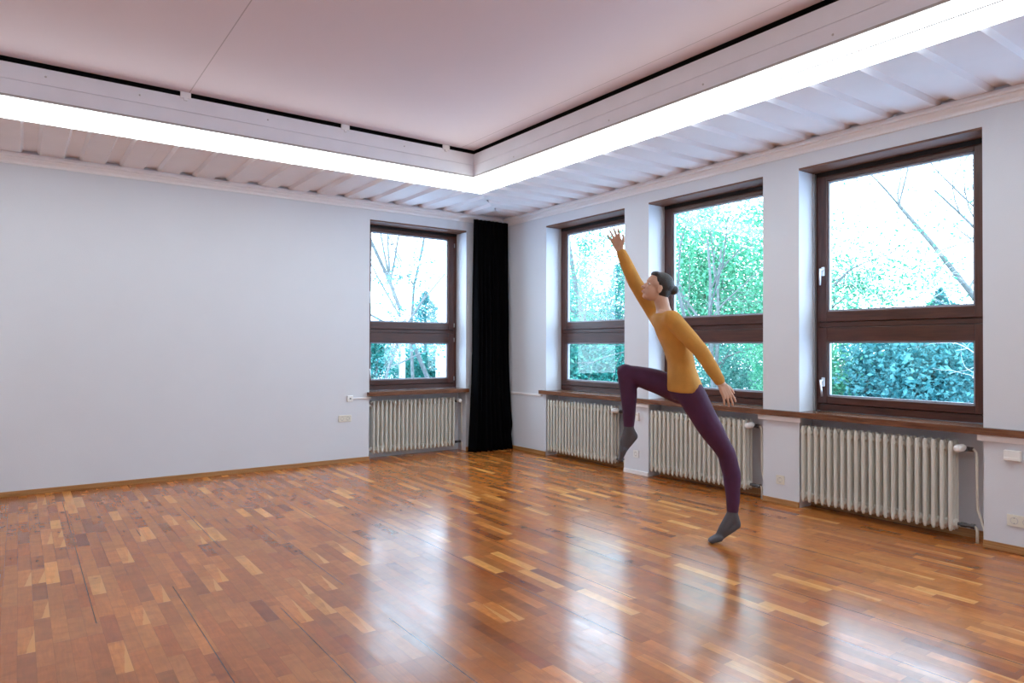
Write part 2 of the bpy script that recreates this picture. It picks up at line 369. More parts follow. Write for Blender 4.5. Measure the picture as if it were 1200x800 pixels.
# baseboards
def basebd(name, segs, mat, axis):
    bm = bmesh.new()
    for a, b in segs:
        if axis == 'x':
            box(bm, a, b, -.016, 0, 0, .050); box(bm, a, b, -.022, -.016, 0, .022)
        else:
            box(bm, -.016, 0, a, b, 0, .050); box(bm, -.022, -.016, a, b, 0, .022)
    return structure(obj(name, bm, mat, bevel=.003))
basebd('baseboard_back', [(XL, BX0), (BX1, 0)], M['basex'], 'x')
basebd('baseboard_right', [(0, -.943), (-4.134, -4.493), (-5.903, -6.27), (-7.68, YF)], M['base'], 'y')
bb = structure(obj('baseboard_pier_glare', (lambda b: (box(b, -.016, 0, -2.36, -2.726, 0, .045), b)[1])(bmesh.new()), M['trimw'], bevel=.003))  # white colour paints in the glare on this pier's baseboard
bb.name = 'trim_6'

# window sills
def sill_part(bm, x0, x1, y0, y1): box(bm, x0, x1, y0, y1, SILLZ-.048, SILLZ)
bm = bmesh.new()
box(bm, -.055, .0, -.855, -9.2, SILLZ-.048, SILLZ)
for a, b in OPEN: box(bm, 0, .30, a, b, SILLZ-.048, SILLZ)
bmesh.ops.remove_doubles(bm, verts=bm.verts, dist=1e-5)
structure(obj('trim_3', bm, M['sill']))
bm = bmesh.new()
box(bm, BX0-.03, BX1+.02, -.055, 0, SILLZ-.048, SILLZ); box(bm, BX0, BX1, 0, .30, SILLZ-.048, SILLZ)
structure(obj('trim_4', bm, M['sillx']))

# ------------------------------------------------------------------ windows
# local space: u runs along the opening, v is depth towards the outside, z up
def window(name, u0, u1, place, rail, handles=False, guide=False):
    root = empty(name); root['kind'] = 'structure'
    root.matrix_world = place
    w = u1-u0; V = .25
    zb, zt = SILLZ+.003, 2.93
    pu0, pu1 = u0+.132, u1-.150          # glass edges
    st = M['frame']
    bm = bmesh.new()
    box(bm, u0+.004, u0+.045, V, V+.07, zb, zt); box(bm, u1-.055, u1-.004, V, V+.07, zb, zt)
    obj('frame', bm, st, root, bevel=.003)
    bm = bmesh.new()
    box(bm, u0+.045, u1-.055, V, V+.07, 2.905, zt); box(bm, u0+.045, u1-.055, V, V+.07, zb, .905); box(bm, u0+.045, u1-.055, V+.004, V+.07, 1.588, 1.628)
    for z0, z1 in ((1.565, 1.652), (2.895, 2.95), (.86, .925)): box(bm, u0+.02, u1-.02, V+.052, V+.072, z0, z1)
    for a, b in ((u0+.004, u0+.06), (u1-.07, u1-.004)): box(bm, a, b, V+.052, V+.071, zb, zt)
    obj('frame_rail', bm, rail, root)
    def sash(z0, z1, g0, g1, nm):
        s0, s1 = u0+.038, u1-.048
        bm = bmesh.new()
        box(bm, s0, pu0-.012, V-.014, V+.05, z0, z1); box(bm, pu1+.012, s1, V-.014, V+.05, z0, z1)
        s = obj(nm, bm, st, root, bevel=.004)
        bm = bmesh.new()
        box(bm, pu0-.012, pu1+.012, V-.013, V+.05, z0, g0-.012); box(bm, pu0-.012, pu1+.012, V-.013, V+.05, g1+.012, z1)
        obj('sash_rail', bm, rail, s, bevel=.004)
        bm = bmesh.new()
        for a, b, c, d in ((pu0-.012, pu0+.003, g0-.012, g1+.012), (pu1-.003, pu1+.012, g0-.012, g1+.012), (pu0, pu1, g0-.012, g0+.003), (pu0, pu1, g1-.003, g1+.012)):
            box(bm, a, b, V+.006, V+.04, c, d)
        obj('glazing_bead', bm, M['bead'], s)
        obj('glass_pane', boxbm(pu0, pu1, V+.022, V+.026, g0, g1), M['glass'], s)
        return s
    up = sash(1.633, 2.918, 1.735, 2.868, 'upper_sash')
    lo = sash(.912, 1.583, .985, 1.447, 'lower_sash')
    # roller blind slot, its shade a black block, and soffit board over the opening
    obj('soffit_board', boxbm(u0+.001, u1-.001, -.004, V-.02, HEAD-.018, HEAD-.001), M['soffit'], root)
    obj('blind_slot_shade', boxbm(u0+.002, u1-.002, V+.0, V+.06, 2.932, HEAD-.001), M['gap_shade'], root)
    if guide:
        obj('guide_rail', boxbm(u0+.002, u0+.018, V-.035, V-.002, SILLZ+.003, 2.955), M['alu'], root)
    if handles:
        for par, zc, tilt in ((up, 2.08, 0), (lo, 1.10, .12)):
            uh = u0+.088
            bm = bmesh.new(); box(bm, uh-.014, uh+.014, V-.024, V-.014, zc-.04, zc+.04)
            h = obj('handle_plate', bm, M['metal'], par, bevel=.004)
            bm = bmesh.new()
            tube(bm, [(uh, V-.02, zc+.012), (uh, V-.065, zc+.012)], .009, 12)
            x1 = uh+math.sin(tilt)*.13
            tube(bm, [(uh, V-.065, zc+.022), (uh+(x1-uh)*.5, V-.068, zc-.05), (x1, V-.066, zc-.125)], [(.011, .008), (.011, .008), (.010, .007)], 12)
            obj('window_handle', bm, M['metal'], h, smooth=True)
    # hinges on the other side
    for par, zs in ((up, (1.70, 2.80)), (lo, (1.50, .97))):
        for z in zs:
            bm = bmesh.new(); cyl(bm, (u1-.050, V-.022, z-.028), (u1-.050, V-.022, z+.028), .007, 10)
            obj('hinge', bm, M['alu'], par, smooth=True)
    return root
# wall_back: u -> +x, v -> +y ; wall_right: u -> -y, v -> +x
PB = Matrix.Identity(4)
PR = Matrix(((0, 1, 0, 0), (-1, 0, 0, 0), (0, 0, 1, 0), (0, 0, 0, 1)))
window('window_1', BX0, BX1, PB, M['framex'], handles=True)
for i, (a, b) in enumerate(OPEN):
    # rails of these windows run along local x
    window('window_%d' % (i+2), -a, -b, PR, M['framex'], handles=(i >= 2), guide=(i >= 2))

# ------------------------------------------------------------------ light strips
def light(name, label, side):
    t = thing(name, label, 'light')
    a, b = 1.17, IN
    if side == 'back':
        bm = bmesh.new(); v = [bm.verts.new(p) for p in ((XL, -a, ZP), (-a, -a, ZP), (-b, -b, ZP), (XL, -b, ZP), (XL, -a, ZP+.012), (-a, -a, ZP+.012), (-b, -b, ZP+.012), (XL, -b, ZP+.012))]
        lip = boxbm(XL, -b, -b-.014, -b+.02, ZP+.094, ZP+.112)
        sd = boxbm(XL, -b, -b-.0, -b+.01, ZP+.003, ZP+.098)
        edge = boxbm(XL, -b-.004, -b-.004, -b+.001, ZP-.002, ZP+.004)
        step = (0, 1)
    else:
        bm = bmesh.new(); v = [bm.verts.new(p) for p in ((-a, YF, ZP), (-a, -a, ZP), (-b, -b, ZP), (-b, YF, ZP), (-a, YF, ZP+.012), (-a, -a, ZP+.012), (-b, -b, ZP+.012), (-b, YF, ZP+.012))]
        lip = boxbm(-b-.014, -b+.02, YF, -b-.014, ZP+.094, ZP+.112)
        sd = boxbm(-b, -b+.01, YF, -b, ZP+.003, ZP+.098)
        edge = boxbm(-b-.004, -b+.001, YF, -b-.004, ZP-.002, ZP+.004)
    for f in ((0,1,2,3), (4,7,6,5), (0,4,5,1), (1,5,6,2), (2,6,7,3), (3,7,4,0)): bm.faces.new([v[i] for i in f])
    obj('bottom_diffuser', bm, M['lamp'], t); obj('side_diffuser', sd, M['lamp'], t)
    obj('upper_lip', lip, M['lip'], t); obj('edge_profile', edge, M['lip'], t)
    return t
light('light_strip', 'long glowing ceiling light strip above the blank white wall', 'back')
light('light_strip', 'long glowing ceiling light strip running parallel to the row of three windows', 'right')

# same lowered edge on the unseen sides, plus strips added to brighten the room
bm = bmesh.new()
for q in ((XL, 0, YF, YF+1.19), (XL, XL+1.19, YF+1.19, -1.2)): box(bm, *q, ZP, ZP+.05)
obj('plank_soffit', bm, M['ceil'], ceil)
bm = bmesh.new()
for q in ((XL+IN, -IN, YF+IN-.015, YF+IN), (XL+IN-.015, XL+IN, YF+IN, -IN)): box(bm, *q, ZP+.115, ZP+.36)
obj('fascia_board', bm, M['fascia'], ceil)
for q, lab in (((XL+IN, -IN, YF+1.17, YF+IN), 'added ceiling strip out of view, brightening the hall from the near side'), ((XL+1.17, XL+IN, YF+IN, -IN), 'added ceiling strip out of view, brightening the hall from the far left')):
    t = thing('light_strip', lab, 'light')
    obj('bottom_diffuser', boxbm(*q, ZP, ZP+.1), M['lamp'], t)

# ------------------------------------------------------------------ radiators
# local space: x along the length (0 at the left end as seen from the room), y = depth towards the room is negative, z up
PITCH, NS, RD, Z0, Z1 = .058, 21, .135, .062, .725
def section_bm():
    bm = bmesh.new(); r = .0150
    for k, y in enumerate((.0185, RD/2, RD-.0185)):
        rr = r*.92 if k == 1 else r
        tube(bm, [(0, y, Z0+.004), (0, y, Z0+.02), (0, y, Z0+.05), (0, y, Z1-.05), (0, y, Z1-.02), (0, y, Z1-.004), (0, y, Z1)],
             [rr*.55, rr*.95, rr, rr, rr*.97, rr*.7, rr*.35], 10)
    for z in (Z0+.055, Z1-.055):
        tube(bm, [(0, .012, z-.012), (0, .03, z), (0, RD/2, z), (0, RD-.03, z), (0, RD-.012, z-.012)], [(.015, .012), (.019, .022), (.024, .028), (.019, .022), (.015, .012)], 10)
        tube(bm, [(-PITCH/2, RD/2, z), (PITCH/2, RD/2, z)], [(.022, .034), (.022, .034)], 16)
    return bm
proto_sec = None
def radiator(label, place, mirror=False, wl=1.40):
    global proto_sec
    t = tag(empty('radiator'), label, 'radiator'); t.matrix_world = place
    for k in range(NS):
        if proto_sec is None:
            s = obj('section', section_bm(), M['rad'], t, smooth=True); proto_sec = s
        else:
            s = proto_sec.copy(); link(s, t)
        s.location = (PITCH*(k+.5), 0, 0)
    X1 = PITCH*NS
    zt, zb = Z1-.055, Z0+.055
    # blind plugs at the left end
    for z in (zt, zb):
        bm = bmesh.new(); cyl(bm, (-.022, RD/2, z), (.0, RD/2, z), .020, 8)
        obj('end_plug', bm, M['rad'], t)
    bm = bmesh.new(); cyl(bm, (X1, RD/2, zt), (X1+.055, RD/2, zt), .013, 12); cyl(bm, (X1+.03, RD/2, zt), (X1+.10, RD/2, zt), .018, 8)
    cyl(bm, (X1+.07, RD/2, zt), (X1+.07, .03, zt), .012, 12)
    obj('valve_body', bm, M['valve'], t, smooth=False)
    bm = bmesh.new()   # thermostat head, pointing into the room
    tube(bm, [(X1+.05, .045, zt+.012), (X1+.044, .028, zt+.012), (X1+.04, -.025, zt+.010), (X1+.036, -.045, zt+.009), (X1+.035, -.050, zt+.009)], [.020, .027, .027, .024, .014], 18)
    obj('thermostat_knob', bm, M['plastic'], t, smooth=True)
    bm = bmesh.new()
    xs = X1+.115
    tube(bm, [(X1+.08, RD/2, zt), (xs-.01, RD/2, zt), (xs+.006, RD/2, zt-.02), (xs+.008, RD/2, zt-.06), (xs+.010, RD/2, .30), (xs+.013, RD/2, .24), (xs+.045, RD/2-.004, .15), (xs+.058, RD/2-.006, .10), (xs+.060, RD/2-.008, .001)], .009, 12)
    obj('supply_pipe', bm, M['pipe'], t, smooth=True)
    bm = bmesh.new(); cyl(bm, (X1, RD/2, zb), (X1+.04, RD/2, zb), .012, 12); cyl(bm, (X1+.02, RD/2, zb), (X1+.055, RD/2, zb), .018, 6); cyl(bm, (X1+.055, RD/2, zb), (X1+.085, RD/2, zb), .014, 12); cyl(bm, (X1+.085, RD/2, zb), (X1+.11, RD/2, zb), .019, 6)
    obj('return_valve', bm, M['valve'], t)
    bm = bmesh.new(); tube(bm, [(X1+.105, RD/2, zb), (X1+.12, RD/2, zb-.012), (X1+.124, RD/2, zb-.035), (X1+.124, RD/2, .001)], .010, 12)
    obj('return_pipe', bm, M['pipe'], t, smooth=True)
    for x in (PITCH*2, X1-PITCH*2):
        for z in (Z0+.09, Z1-.10):
            obj('wall_bracket', boxbm(x-.010, x+.010, RD-.02, .168, z, z+.016), M['rad'], t)
    return t
def PRr(y0): return Matrix(((0, 1, 0, -.03), (-1, 0, 0, y0), (0, 0, 1, 0), (0, 0, 0, 1)))
radiator('cream column radiator under the window beside the black curtain', Matrix.Translation((BX0+.055, .03, 0)))
radiator('column radiator in the niche nearest the black curtain on the three-window wall', PRr(-.985))
radiator('column radiator behind the leaping dancer, in the middle of three', PRr(-2.755))
radiator('largest cream column radiator, beside the double socket at far right', PRr(-4.507))
# dark niche floors get a low skirting of their own
bm = bmesh.new()
for a, b in OPEN: box(bm, .184, .20, a, b, 0, .06)
structure(obj('trim_5', bm, M['base']))

# ------------------------------------------------------------------ sockets, boxes, ducts
def socket_insert(bm, cx, cz, r=.021):
    # ring, recessed cup and the two contact holes; built facing -y
    seg = 20
    ring = [[], [], []]
    for k in range(seg):
        a = 2*PI*k/seg
        ring[0].append(bm.verts.new((cx+math.cos(a)*(r+.004), -.012, cz+math.sin(a)*(r+.004))))
        ring[1].append(bm.verts.new((cx+math.cos(a)*r, -.013, cz+math.sin(a)*r)))
        ring[2].append(bm.verts.new((cx+math.cos(a)*r*.95, -.0095, cz+math.sin(a)*r*.95)))
    for a, b in ((0, 1), (1, 2)):
        for k in range(seg): bm.faces.new((ring[a][k], ring[a][(k+1)%seg], ring[b][(k+1)%seg], ring[b][k]))
    bm.faces.new(ring[2])
def socket(label, loc, rz, n=1, mat='cream'):
    t = thing('power_socket', label, 'socket', loc, rz)
    w = .08*n
    obj('cover_plate', boxbm(-w/2, w/2, -.0105, -.0008, -.04, .04), M[mat], t, bevel=.003)
    for k in range(n):
        cx = (k-(n-1)/2)*.072
        bm = bmesh.new(); socket_insert(bm, cx, 0, .020)
        s = obj('socket_cup', bm, M['plaster'], t)
        bm = bmesh.new()
        for dx in (-.0095, .0095): cyl(bm, (cx+dx, -.0102, 0), (cx+dx, -.0090, 0), .004, 10)
        for dz in (-.018, .018): box(bm, cx-.003, cx+.003, -.0125, -.009, dz-.002, dz+.002)
        obj('contact_hole', bm, M['darkp'], s)
    return t
RW = -PI/2
socket('cream double socket low on the blank white wall beside the small radiator', (-2.355, 0, .535), 0, 2)
socket('cream single socket on the narrow wall pier behind the dancer', (0, -2.545, .225), RW, 1, 'plastic')
socket('cream single socket low on the wall between the two nearest radiators', (0, -4.312, .218), RW, 1)
socket('cream double socket at the far right edge by the baseboard', (0, -6.125, .220), RW, 2)
t = thing('thermostat_box', 'small white box under the sill right of the largest radiator', 'wall box', (0, -6.083, .665), RW)
obj('housing', boxbm(-.05, .05, -.032, -.0008, -.036, .036), M['plastic'], t, bevel=.005)
obj('cover_strip', boxbm(-.046, .046, -.036, -.032, -.032, -.012), M['plastic'], t, bevel=.002)
t = thing('thermostat_box', 'small white box under the sill on the pier behind the dancer', 'wall box', (0, -2.575, .64), RW)
obj('housing', boxbm(-.02, .02, -.026, -.0008, -.045, .045), M['plastic'], t, bevel=.004)
obj('cover_strip', boxbm(-.016, .016, -.029, -.026, .010, .030), M['cream'], t, bevel=.001)
t = thing('phone_jack', 'small white wall jack at the end of a cable duct, above the double socket', 'wall jack', (-2.295, 0, .772), 0)
obj('housing', boxbm(-.036, .036, -.026, -.0008, -.036, .036), M['plastic'], t, bevel=.004)
obj('jack_hole', boxbm(-.008, .008, -.0275, -.025, -.006, .010), M['darkp'], t)
def duct(label, lo, hi):
    o = obj('cable_duct', boxbm(lo[0], hi[0], lo[1], hi[1], lo[2], hi[2]), M['trimw'], bevel=.003)
    return tag(o, label, 'cable duct')
duct('thin white cable duct from the wall jack to the small radiator', (-2.258, -.016, .762), (-2.02, -.0008, .782))
duct('white cable duct from the black curtain to the start of the long sill', (-.018, -.86, .758), (-.0008, -.17, .786))
duct('white cable duct under the sill on the pier behind the dancer', (-.030, -2.75, .748), (-.0008, -2.34, .792))
duct('white cable duct under the sill between the two nearest radiators', (-.030, -4.52, .748), (-.0008, -4.10, .792))
duct('white cable duct under the sill above the small white box at far right', (-.030, -6.40, .748), (-.0008, -5.872, .792))

# ------------------------------------------------------------------ curtain
def curtain():
    t = thing('curtain', 'tall black velvet curtain hanging in the room corner beside the back window', 'curtain', (-.33, -.14, 0))
    bm = bmesh.new(); nu, nz = 140, 44
    def P(u, w):          # u 0..1 across, w 0..1 from top down
        z = 3.118*(1-w)+.006
        flare = max(0, (w-.55)/.45)
        xl = -.275 - .085*flare**1.6; xr = .285 - .012*math.sin(w*PI) + .075*flare**2.2
        x = xl+(xr-xl)*u
        ph = u*2*PI*8.5
        amp = .009+.035*min(1, w*2.5)**.8
        y = math.sin(ph+.8*math.sin(w*2.2))*amp + .35*amp*math.sin(ph*.43+1+2*w) - .03*w
        x += .010*math.cos(ph*1.0+w*3)*w
        y += -.05*flare**2*(.4+.6*math.sin(u*PI))
        return (x, y, z)
    g = [[bm.verts.new(P(i/nu, j/nz)) for i in range(nu+1)] for j in range(nz+1)]
    for j in range(nz):
        for i in range(nu): bm.faces.new((g[j][i], g[j][i+1], g[j+1][i+1], g[j+1][i]))
    o = obj('curtain_cloth', bm, M['curtain'], t, smooth=True)
    s = o.modifiers.new('thick', 'SOLIDIFY'); s.thickness = .004; s.offset = 0
    bm = bmesh.new(); cyl(bm, (-.27, .02, 3.108), (.28, .02, 3.108), .006, 10)
    obj('curtain_rail', bm, M['trimw'], t, smooth=True)
curtain()

# ------------------------------------------------------------------ dancer
# body frame: a = towards the window wall side, b = away from the viewer, c = up
OR = Vector((-1.434, -4.734, 0)); A = Vector((.8107, -.5854, 0)); B = Vector((.5854, .8107, 0))
def W(a, b, c): return OR + A*a + B*b + Vector((0, 0, c))
RA = math.atan2(A.y, A.x)
def remeshed(name, bm, mat, parent, vox, smooth=4):
    o = obj(name, bm, mat, parent)
    r = o.modifiers.new('remesh', 'REMESH'); r.mode = 'VOXEL'; r.voxel_size = vox; r.use_smooth_shade = True
    s = o.modifiers.new('smooth', 'SMOOTH'); s.iterations = smooth; s.factor = .5
    return o
def limb(bm, pts, rs, seg=16):
    """tapered limb with rounded joints; pts in body frame"""
    P = [W(*p) for p in pts]
    # densify with a soft curve
    pp, rr = [], []
    for i in range(len(P)-1):
        for k in range(4):
            f = k/4; pp.append(P[i].lerp(P[i+1], f)); ff = f*f*(3-2*f); rr.append(rs[i]*(1-ff)+rs[i+1]*ff)
    pp.append(P[-1]); rr.append(rs[-1])
    tube(bm, pp, rr, seg)
    for p, r in zip(P, rs): ball(bm, p, r*.99, 14, 10)
def loft(bm, secs, seg=24):
    """stacked elliptical sections (a, b, c, half depth along A, half width along B, tilt)"""
    rings = []
    for a, b, c, ra, rb, tilt in secs:
        ring = []
        for k in range(seg):
            t = 2*PI*k/seg
            da = ra*math.cos(t); db = rb*math.sin(t)
            ring.append(bm.verts.new(W(a+da*math.cos(tilt), b+db, c-da*math.sin(tilt))))
        rings.append(ring)
    for x, y in zip(rings, rings[1:]):
        for k in range(seg): bm.faces.new((x[k], x[(k+1)%seg], y[(k+1)%seg], y[k]))
    bm.faces.new(rings[0][::-1]); bm.faces.new(rings[-1])
J = dict(
 hipN=(-.225,-.085,1.075), kneeN=(.035,-.07,.645), ankN=(.085,-.05,.205),
 hipF=(-.255,.085,1.085), kneeF=(-.655,.13,1.215), ankF=(-.630,.12,.79),
 shN=(-.375,-.165,1.60), elN=(-.200,-.270,1.375), wrN=(-.075,-.315,1.155),
 shF=(-.405,.165,1.625), elF=(-.575,.19,1.895), wrF=(-.690,.17,2.135))
skin = simple('skin', (.60,.36,.25), .5); ochre = simple('ochre_jersey', (.56,.265,.045), .8, noise=.12, nscale=9, bump=.2, bscale=80)
plum = simple('plum_leggings', (.060,.012,.050), .75, noise=.15, nscale=8); sock = simple('dark_grey_socks', (.085,.08,.09), .85); hairm = simple('dark_hair', (.022,.016,.014), .5, bump=.4, bscale=200)
TORSO = [(-.235,0,1.02,.085,.135,0), (-.24,0,1.06,.105,.165,.05), (-.245,0,1.12,.110,.168,.08), (-.255,0,1.19,.098,.150,.12), (-.270,0,1.28,.085,.128,.18), (-.295,0,1.37,.092,.135,.22), (-.325,0,1.46,.108,.152,.24), (-.350,0,1.53,.108,.162,.24), (-.372,0,1.59,.092,.168,.24), (-.388,0,1.635,.066,.135,.24), (-.396,0,1.665,.050,.075,.22)]
def hand(bm, wr, d, palm_n, spread, curl):
    """palm and five fingers; d points out of the wrist, palm_n out of the palm"""
    wr = Vector(wr); d = Vector(d).normalized(); n = Vector(palm_n); n = (n-d*n.dot(d)).normalized(); s = d.cross(n)
    def X(f, l, h): return wr + d*f + s*l + n*h
    # palm as a flattened bundle
    for l0, l1 in ((-.020, -.030), (-.008, -.010), (.006, .010), (.018, .028)):
        p = [X(-.01, l0*.7, 0), X(.04, (l0+l1)/2, -.002), X(.088, l1, 0)]
        limb(bm, [tuple(q) for q in p], [.015, .0150, .0115], 12)
    lens = [(.030, .078, -.16), (.0105, .090, -.05), (-.0105, .084, .07), (-.031, .066, .20)]
    for l, ln, sp in lens:
        base = (.080 if ln > .07 else .072)
        pts = [X(base, l, 0)]; ang = 0; f, hh, ll = base, 0, l
        for k, seglen in enumerate((ln*.45, ln*.30, ln*.25)):
            ang += curl*(.6 if k == 0 else 1)
            f += seglen*math.cos(ang); hh += seglen*math.sin(ang); ll -= seglen*sp*spread*math.cos(ang)
            pts.append(X(f, ll, hh))
        limb(bm, [tuple(q) for q in pts], [.0092, .0086, .0080, .0070], 10)
    th = [X(.018, .020, .004), X(.045, .046, .012), X(.074, .060, .020), X(.096, .064, .026)]
    limb(bm, [tuple(q) for q in th], [.0145, .0118, .0100, .0082], 10)
def foot(bm, an, heel, ballp, toe, w=1.0, grow=0.0):
    limb(bm, [an, heel], [.036*w+grow, .030*w+grow], 14)
    limb(bm, [an, tuple((Vector(an)*.45+Vector(ballp)*.55)), ballp], [.038*w+grow, .034*w+grow, .026*w+grow], 14)
    limb(bm, [heel, ballp], [.029*w+grow, .024*w+grow], 14)
    for db in (-.026, -.009, .009, .026):
        t = Vector(toe)+Vector((0, db, 0)); bb_ = Vector(ballp)+Vector((0, db, 0))
        if abs(db) > .02 and db > 0: t = bb_.lerp(t, .8)
        limb(bm, [tuple(bb_), tuple(t)], [.020*w+grow, .012*w+grow], 12)
footN = ((.085,-.05,.205), (.112,-.05,.135), (-.012,-.045,.040), (-.072,-.040,.0175))
footF = ((-.630,.12,.79), (-.596,.12,.742), (-.672,.12,.640), (-.695,.12,.575))
bm = bmesh.new()
loft(bm, TORSO)
limb(bm, [(-.392,0,1.63), (-.405,0,1.70), (-.418,0,1.755)], [.062, .050, .052])
limb(bm, [J['hipN'], (-.11,-.08,.87), J['kneeN'], (.075,-.062,.50), (.088,-.052,.32), J['ankN']], [.094, .080, .056, .055, .040, .033])
limb(bm, [J['hipF'], (-.44,.11,1.155), J['kneeF'], (-.630,.127,1.07), (-.628,.122,.91), J['ankF']], [.094, .080, .056, .055, .040, .033])
for s, e, w_ in ((J['shN'], J['elN'], J['wrN']), (J['shF'], J['elF'], J['wrF'])):
    m1 = tuple((Vector(s)+Vector(e))/2); m2 = tuple(Vector(e)*.65+Vector(w_)*.35)
    limb(bm, [s, m1, e, m2, w_], [.050, .044, .037, .037, .025])
foot(bm, *footN); foot(bm, *footF)
wf, ef = Vector(J['wrF']), Vector(J['elF']); hand(bm, wf, Vector((-.38, -.03, 1.0)), (-.35, -.9, -.1), 1.2, .14)
wn, en = Vector(J['wrN']), Vector(J['elN']); hand(bm, wn, Vector((.45, -.10, -.88)), (-.25, .95, -.1), 1.2, .24)
# head, facing the raised hand
HC = Vector((-.452, 0, 1.835))
HD = Vector((-.90, -.10, .34)).normalized()          # direction of the gaze in the body frame
HU = Vector((.34, 0, .94)); HU = (HU-HD*HU.dot(HD)).normalized(); HS = HD.cross(HU)
def H(f, s, u): v = HC + HD*f + HS*s + HU*u; return (v.x, v.y, v.z)
def hball(bm, f, s, u, r, rf=None, rs=None, ru=None):
    c = W(*H(f, s, u)); 
    fx = (A*HD.x+B*HD.y+Vector((0,0,HD.z))); sx_ = (A*HS.x+B*HS.y+Vector((0,0,HS.z))); ux = (A*HU.x+B*HU.y+Vector((0,0,HU.z)))
    R = Matrix((fx, sx_, ux)).transposed()
    Mx = Matrix.Translation(c) @ R.to_4x4() @ Matrix.Diagonal((rf or r, rs or r, ru or r, 1))
    bmesh.ops.create_uvsphere(bm, u_segments=20, v_segments=14, radius=1, matrix=Mx)
hball(bm, -.012, 0, .030, 0, .094, .074, .082)     # skull
hball(bm, .022, 0, -.030, 0, .062, .058, .076)     # face
hball(bm, .050, 0, -.086, 0, .026, .030, .020)     # chin
hball(bm, .060, 0, .028, 0, .024, .044, .014)      # brow
for s in (-1, 1):
    hball(bm, .052, .030*s, -.022, 0, .026, .020, .022)   # cheeks
    hball(bm, -.008, .074*s, -.012, 0, .018, .007, .030)  # ears
hball(bm, .084, 0, -.016, 0, .014, .010, .022); hball(bm, .096, 0, -.028, 0, .013, .014, .010)   # nose
hball(bm, .083, 0, -.053, 0, .010, .020, .0055); hball(bm, .081, 0, -.063, 0, .010, .018, .006)   # lips
person = remeshed('person', bm, skin, None, .0050, 2)
tag(person, 'dancer in ochre top and plum leggings, one knee raised, one arm stretched up', 'person')
bm = bmesh.new()      # hair: cap, nape and bun
hball(bm, -.026, 0, .042, 0, .094, .081, .084); hball(bm, -.055, 0, -.010, 0, .056, .066, .066); hball(bm, -.125, 0, .030, 0, .036, .038, .036)
hball(bm, .030, 0, .088, 0, .042, .056, .026)
remeshed('hair', bm, hairm, person, .007, 3)
for s in (-1, 1):
    bm = bmesh.new(); hball(bm, .0630, .0265*s, .004, 0, .0115, .0125, .0075)
    e = obj('eye', bm, M['plastic'], person, smooth=True)
    bm = bmesh.new(); hball(bm, .0705, .0265*s, .004, 0, .0052, .0062, .0062); obj('iris', bm, M['darkp'], e, smooth=True)
bm = bmesh.new(); hball(bm, .0895, 0, -.058, 0, .004, .017, .0035)
obj('mouth', bm, simple('lip_colour', (.42,.14,.12), .5), person, smooth=True)
G = .014
bm = bmesh.new()      # top with long sleeves
loft(bm, [(a, b, c, ra+G, rb+G, t) for a, b, c, ra, rb, t in TORSO[2:10]])
loft(bm, [(-.242,0,1.075,.128,.186,.06), (-.245,0,1.12,.128,.186,.08), (-.255,0,1.19,.113,.166,.12)])
for s, e, w_ in ((J['shN'], J['elN'], J['wrN']), (J['shF'], J['elF'], J['wrF'])):
    m1 = tuple((Vector(s)+Vector(e))/2); m2 = tuple(Vector(e)*.5+Vector(w_)*.5); w2_ = tuple(Vector(e)*.10+Vector(w_)*.90)
    limb(bm, [tuple(Vector(s)*.55+Vector((-.375, 0, 1.575))*.45), s], [.080, .066])
    limb(bm, [s, m1, e, m2, w2_], [.064, .060, .054, .049, .040])
remeshed('top', bm, ochre, person, .009, 14)
bm = bmesh.new()      # leggings
loft(bm, [(a, b, c, ra+.009, rb+.009, t) for a, b, c, ra, rb, t in TORSO[:4]])
limb(bm, [J['hipN'], (-.11,-.08,.87), J['kneeN'], (.075,-.062,.50), (.088,-.052,.32), (.086,-.05,.235)], [.102, .089, .065, .064, .049, .042])
limb(bm, [J['hipF'], (-.44,.11,1.155), J['kneeF'], (-.630,.127,1.07), (-.628,.122,.91), (-.630,.12,.825)], [.102, .089, .065, .064, .049, .042])
remeshed('leggings', bm, plum, person, .009, 8)
for f in (footN, footF):
    bm = bmesh.new(); foot(bm, *f, grow=.004)
    up_ = Vector(f[0])+Vector((0, 0, .035)); limb(bm, [f[0], tuple(up_)], [.040, .038])
    remeshed('sock', bm, sock, person, .007, 3)

# ------------------------------------------------------------------ garden
GZ = -.55
gb = bmesh.new()
box(gb, WT+.02, 45, -30, 45, GZ-.3, GZ); box(gb, -25, WT+.02, WT+.02, 45, GZ-.3, GZ)
g = obj('ground', gb, M['ground']); g['kind'] = 'structure'
def leaves(name, pts, size, mat, parent, rng, aspect=.55):
    import numpy as np
    g = np.random.default_rng(rng.randrange(1 << 30)); p = np.array([tuple(q) for q in pts]); n = len(p)
    def unit(v): return v/np.linalg.norm(v, axis=1)[:, None]
    d = unit(g.normal(size=(n, 3))*np.array([1, 1, .7])); e = unit(np.cross(d, g.normal(size=(n, 3)))); nn = np.cross(d, e)
    s = (size*g.uniform(.6, 1.35, n))[:, None]
    v = np.stack([p, p+d*s*.5+e*s*aspect*.5+nn*s*.08, p+d*s, p+d*s*.5-e*s*aspect*.5+nn*s*.08], 1).reshape(-1, 3)
    me = bpy.data.meshes.new(name); me.from_pydata(v.tolist(), [], np.arange(4*n).reshape(-1, 4).tolist()); me.materials.append(mat)
    return link(bpy.data.objects.new(name, me), parent)
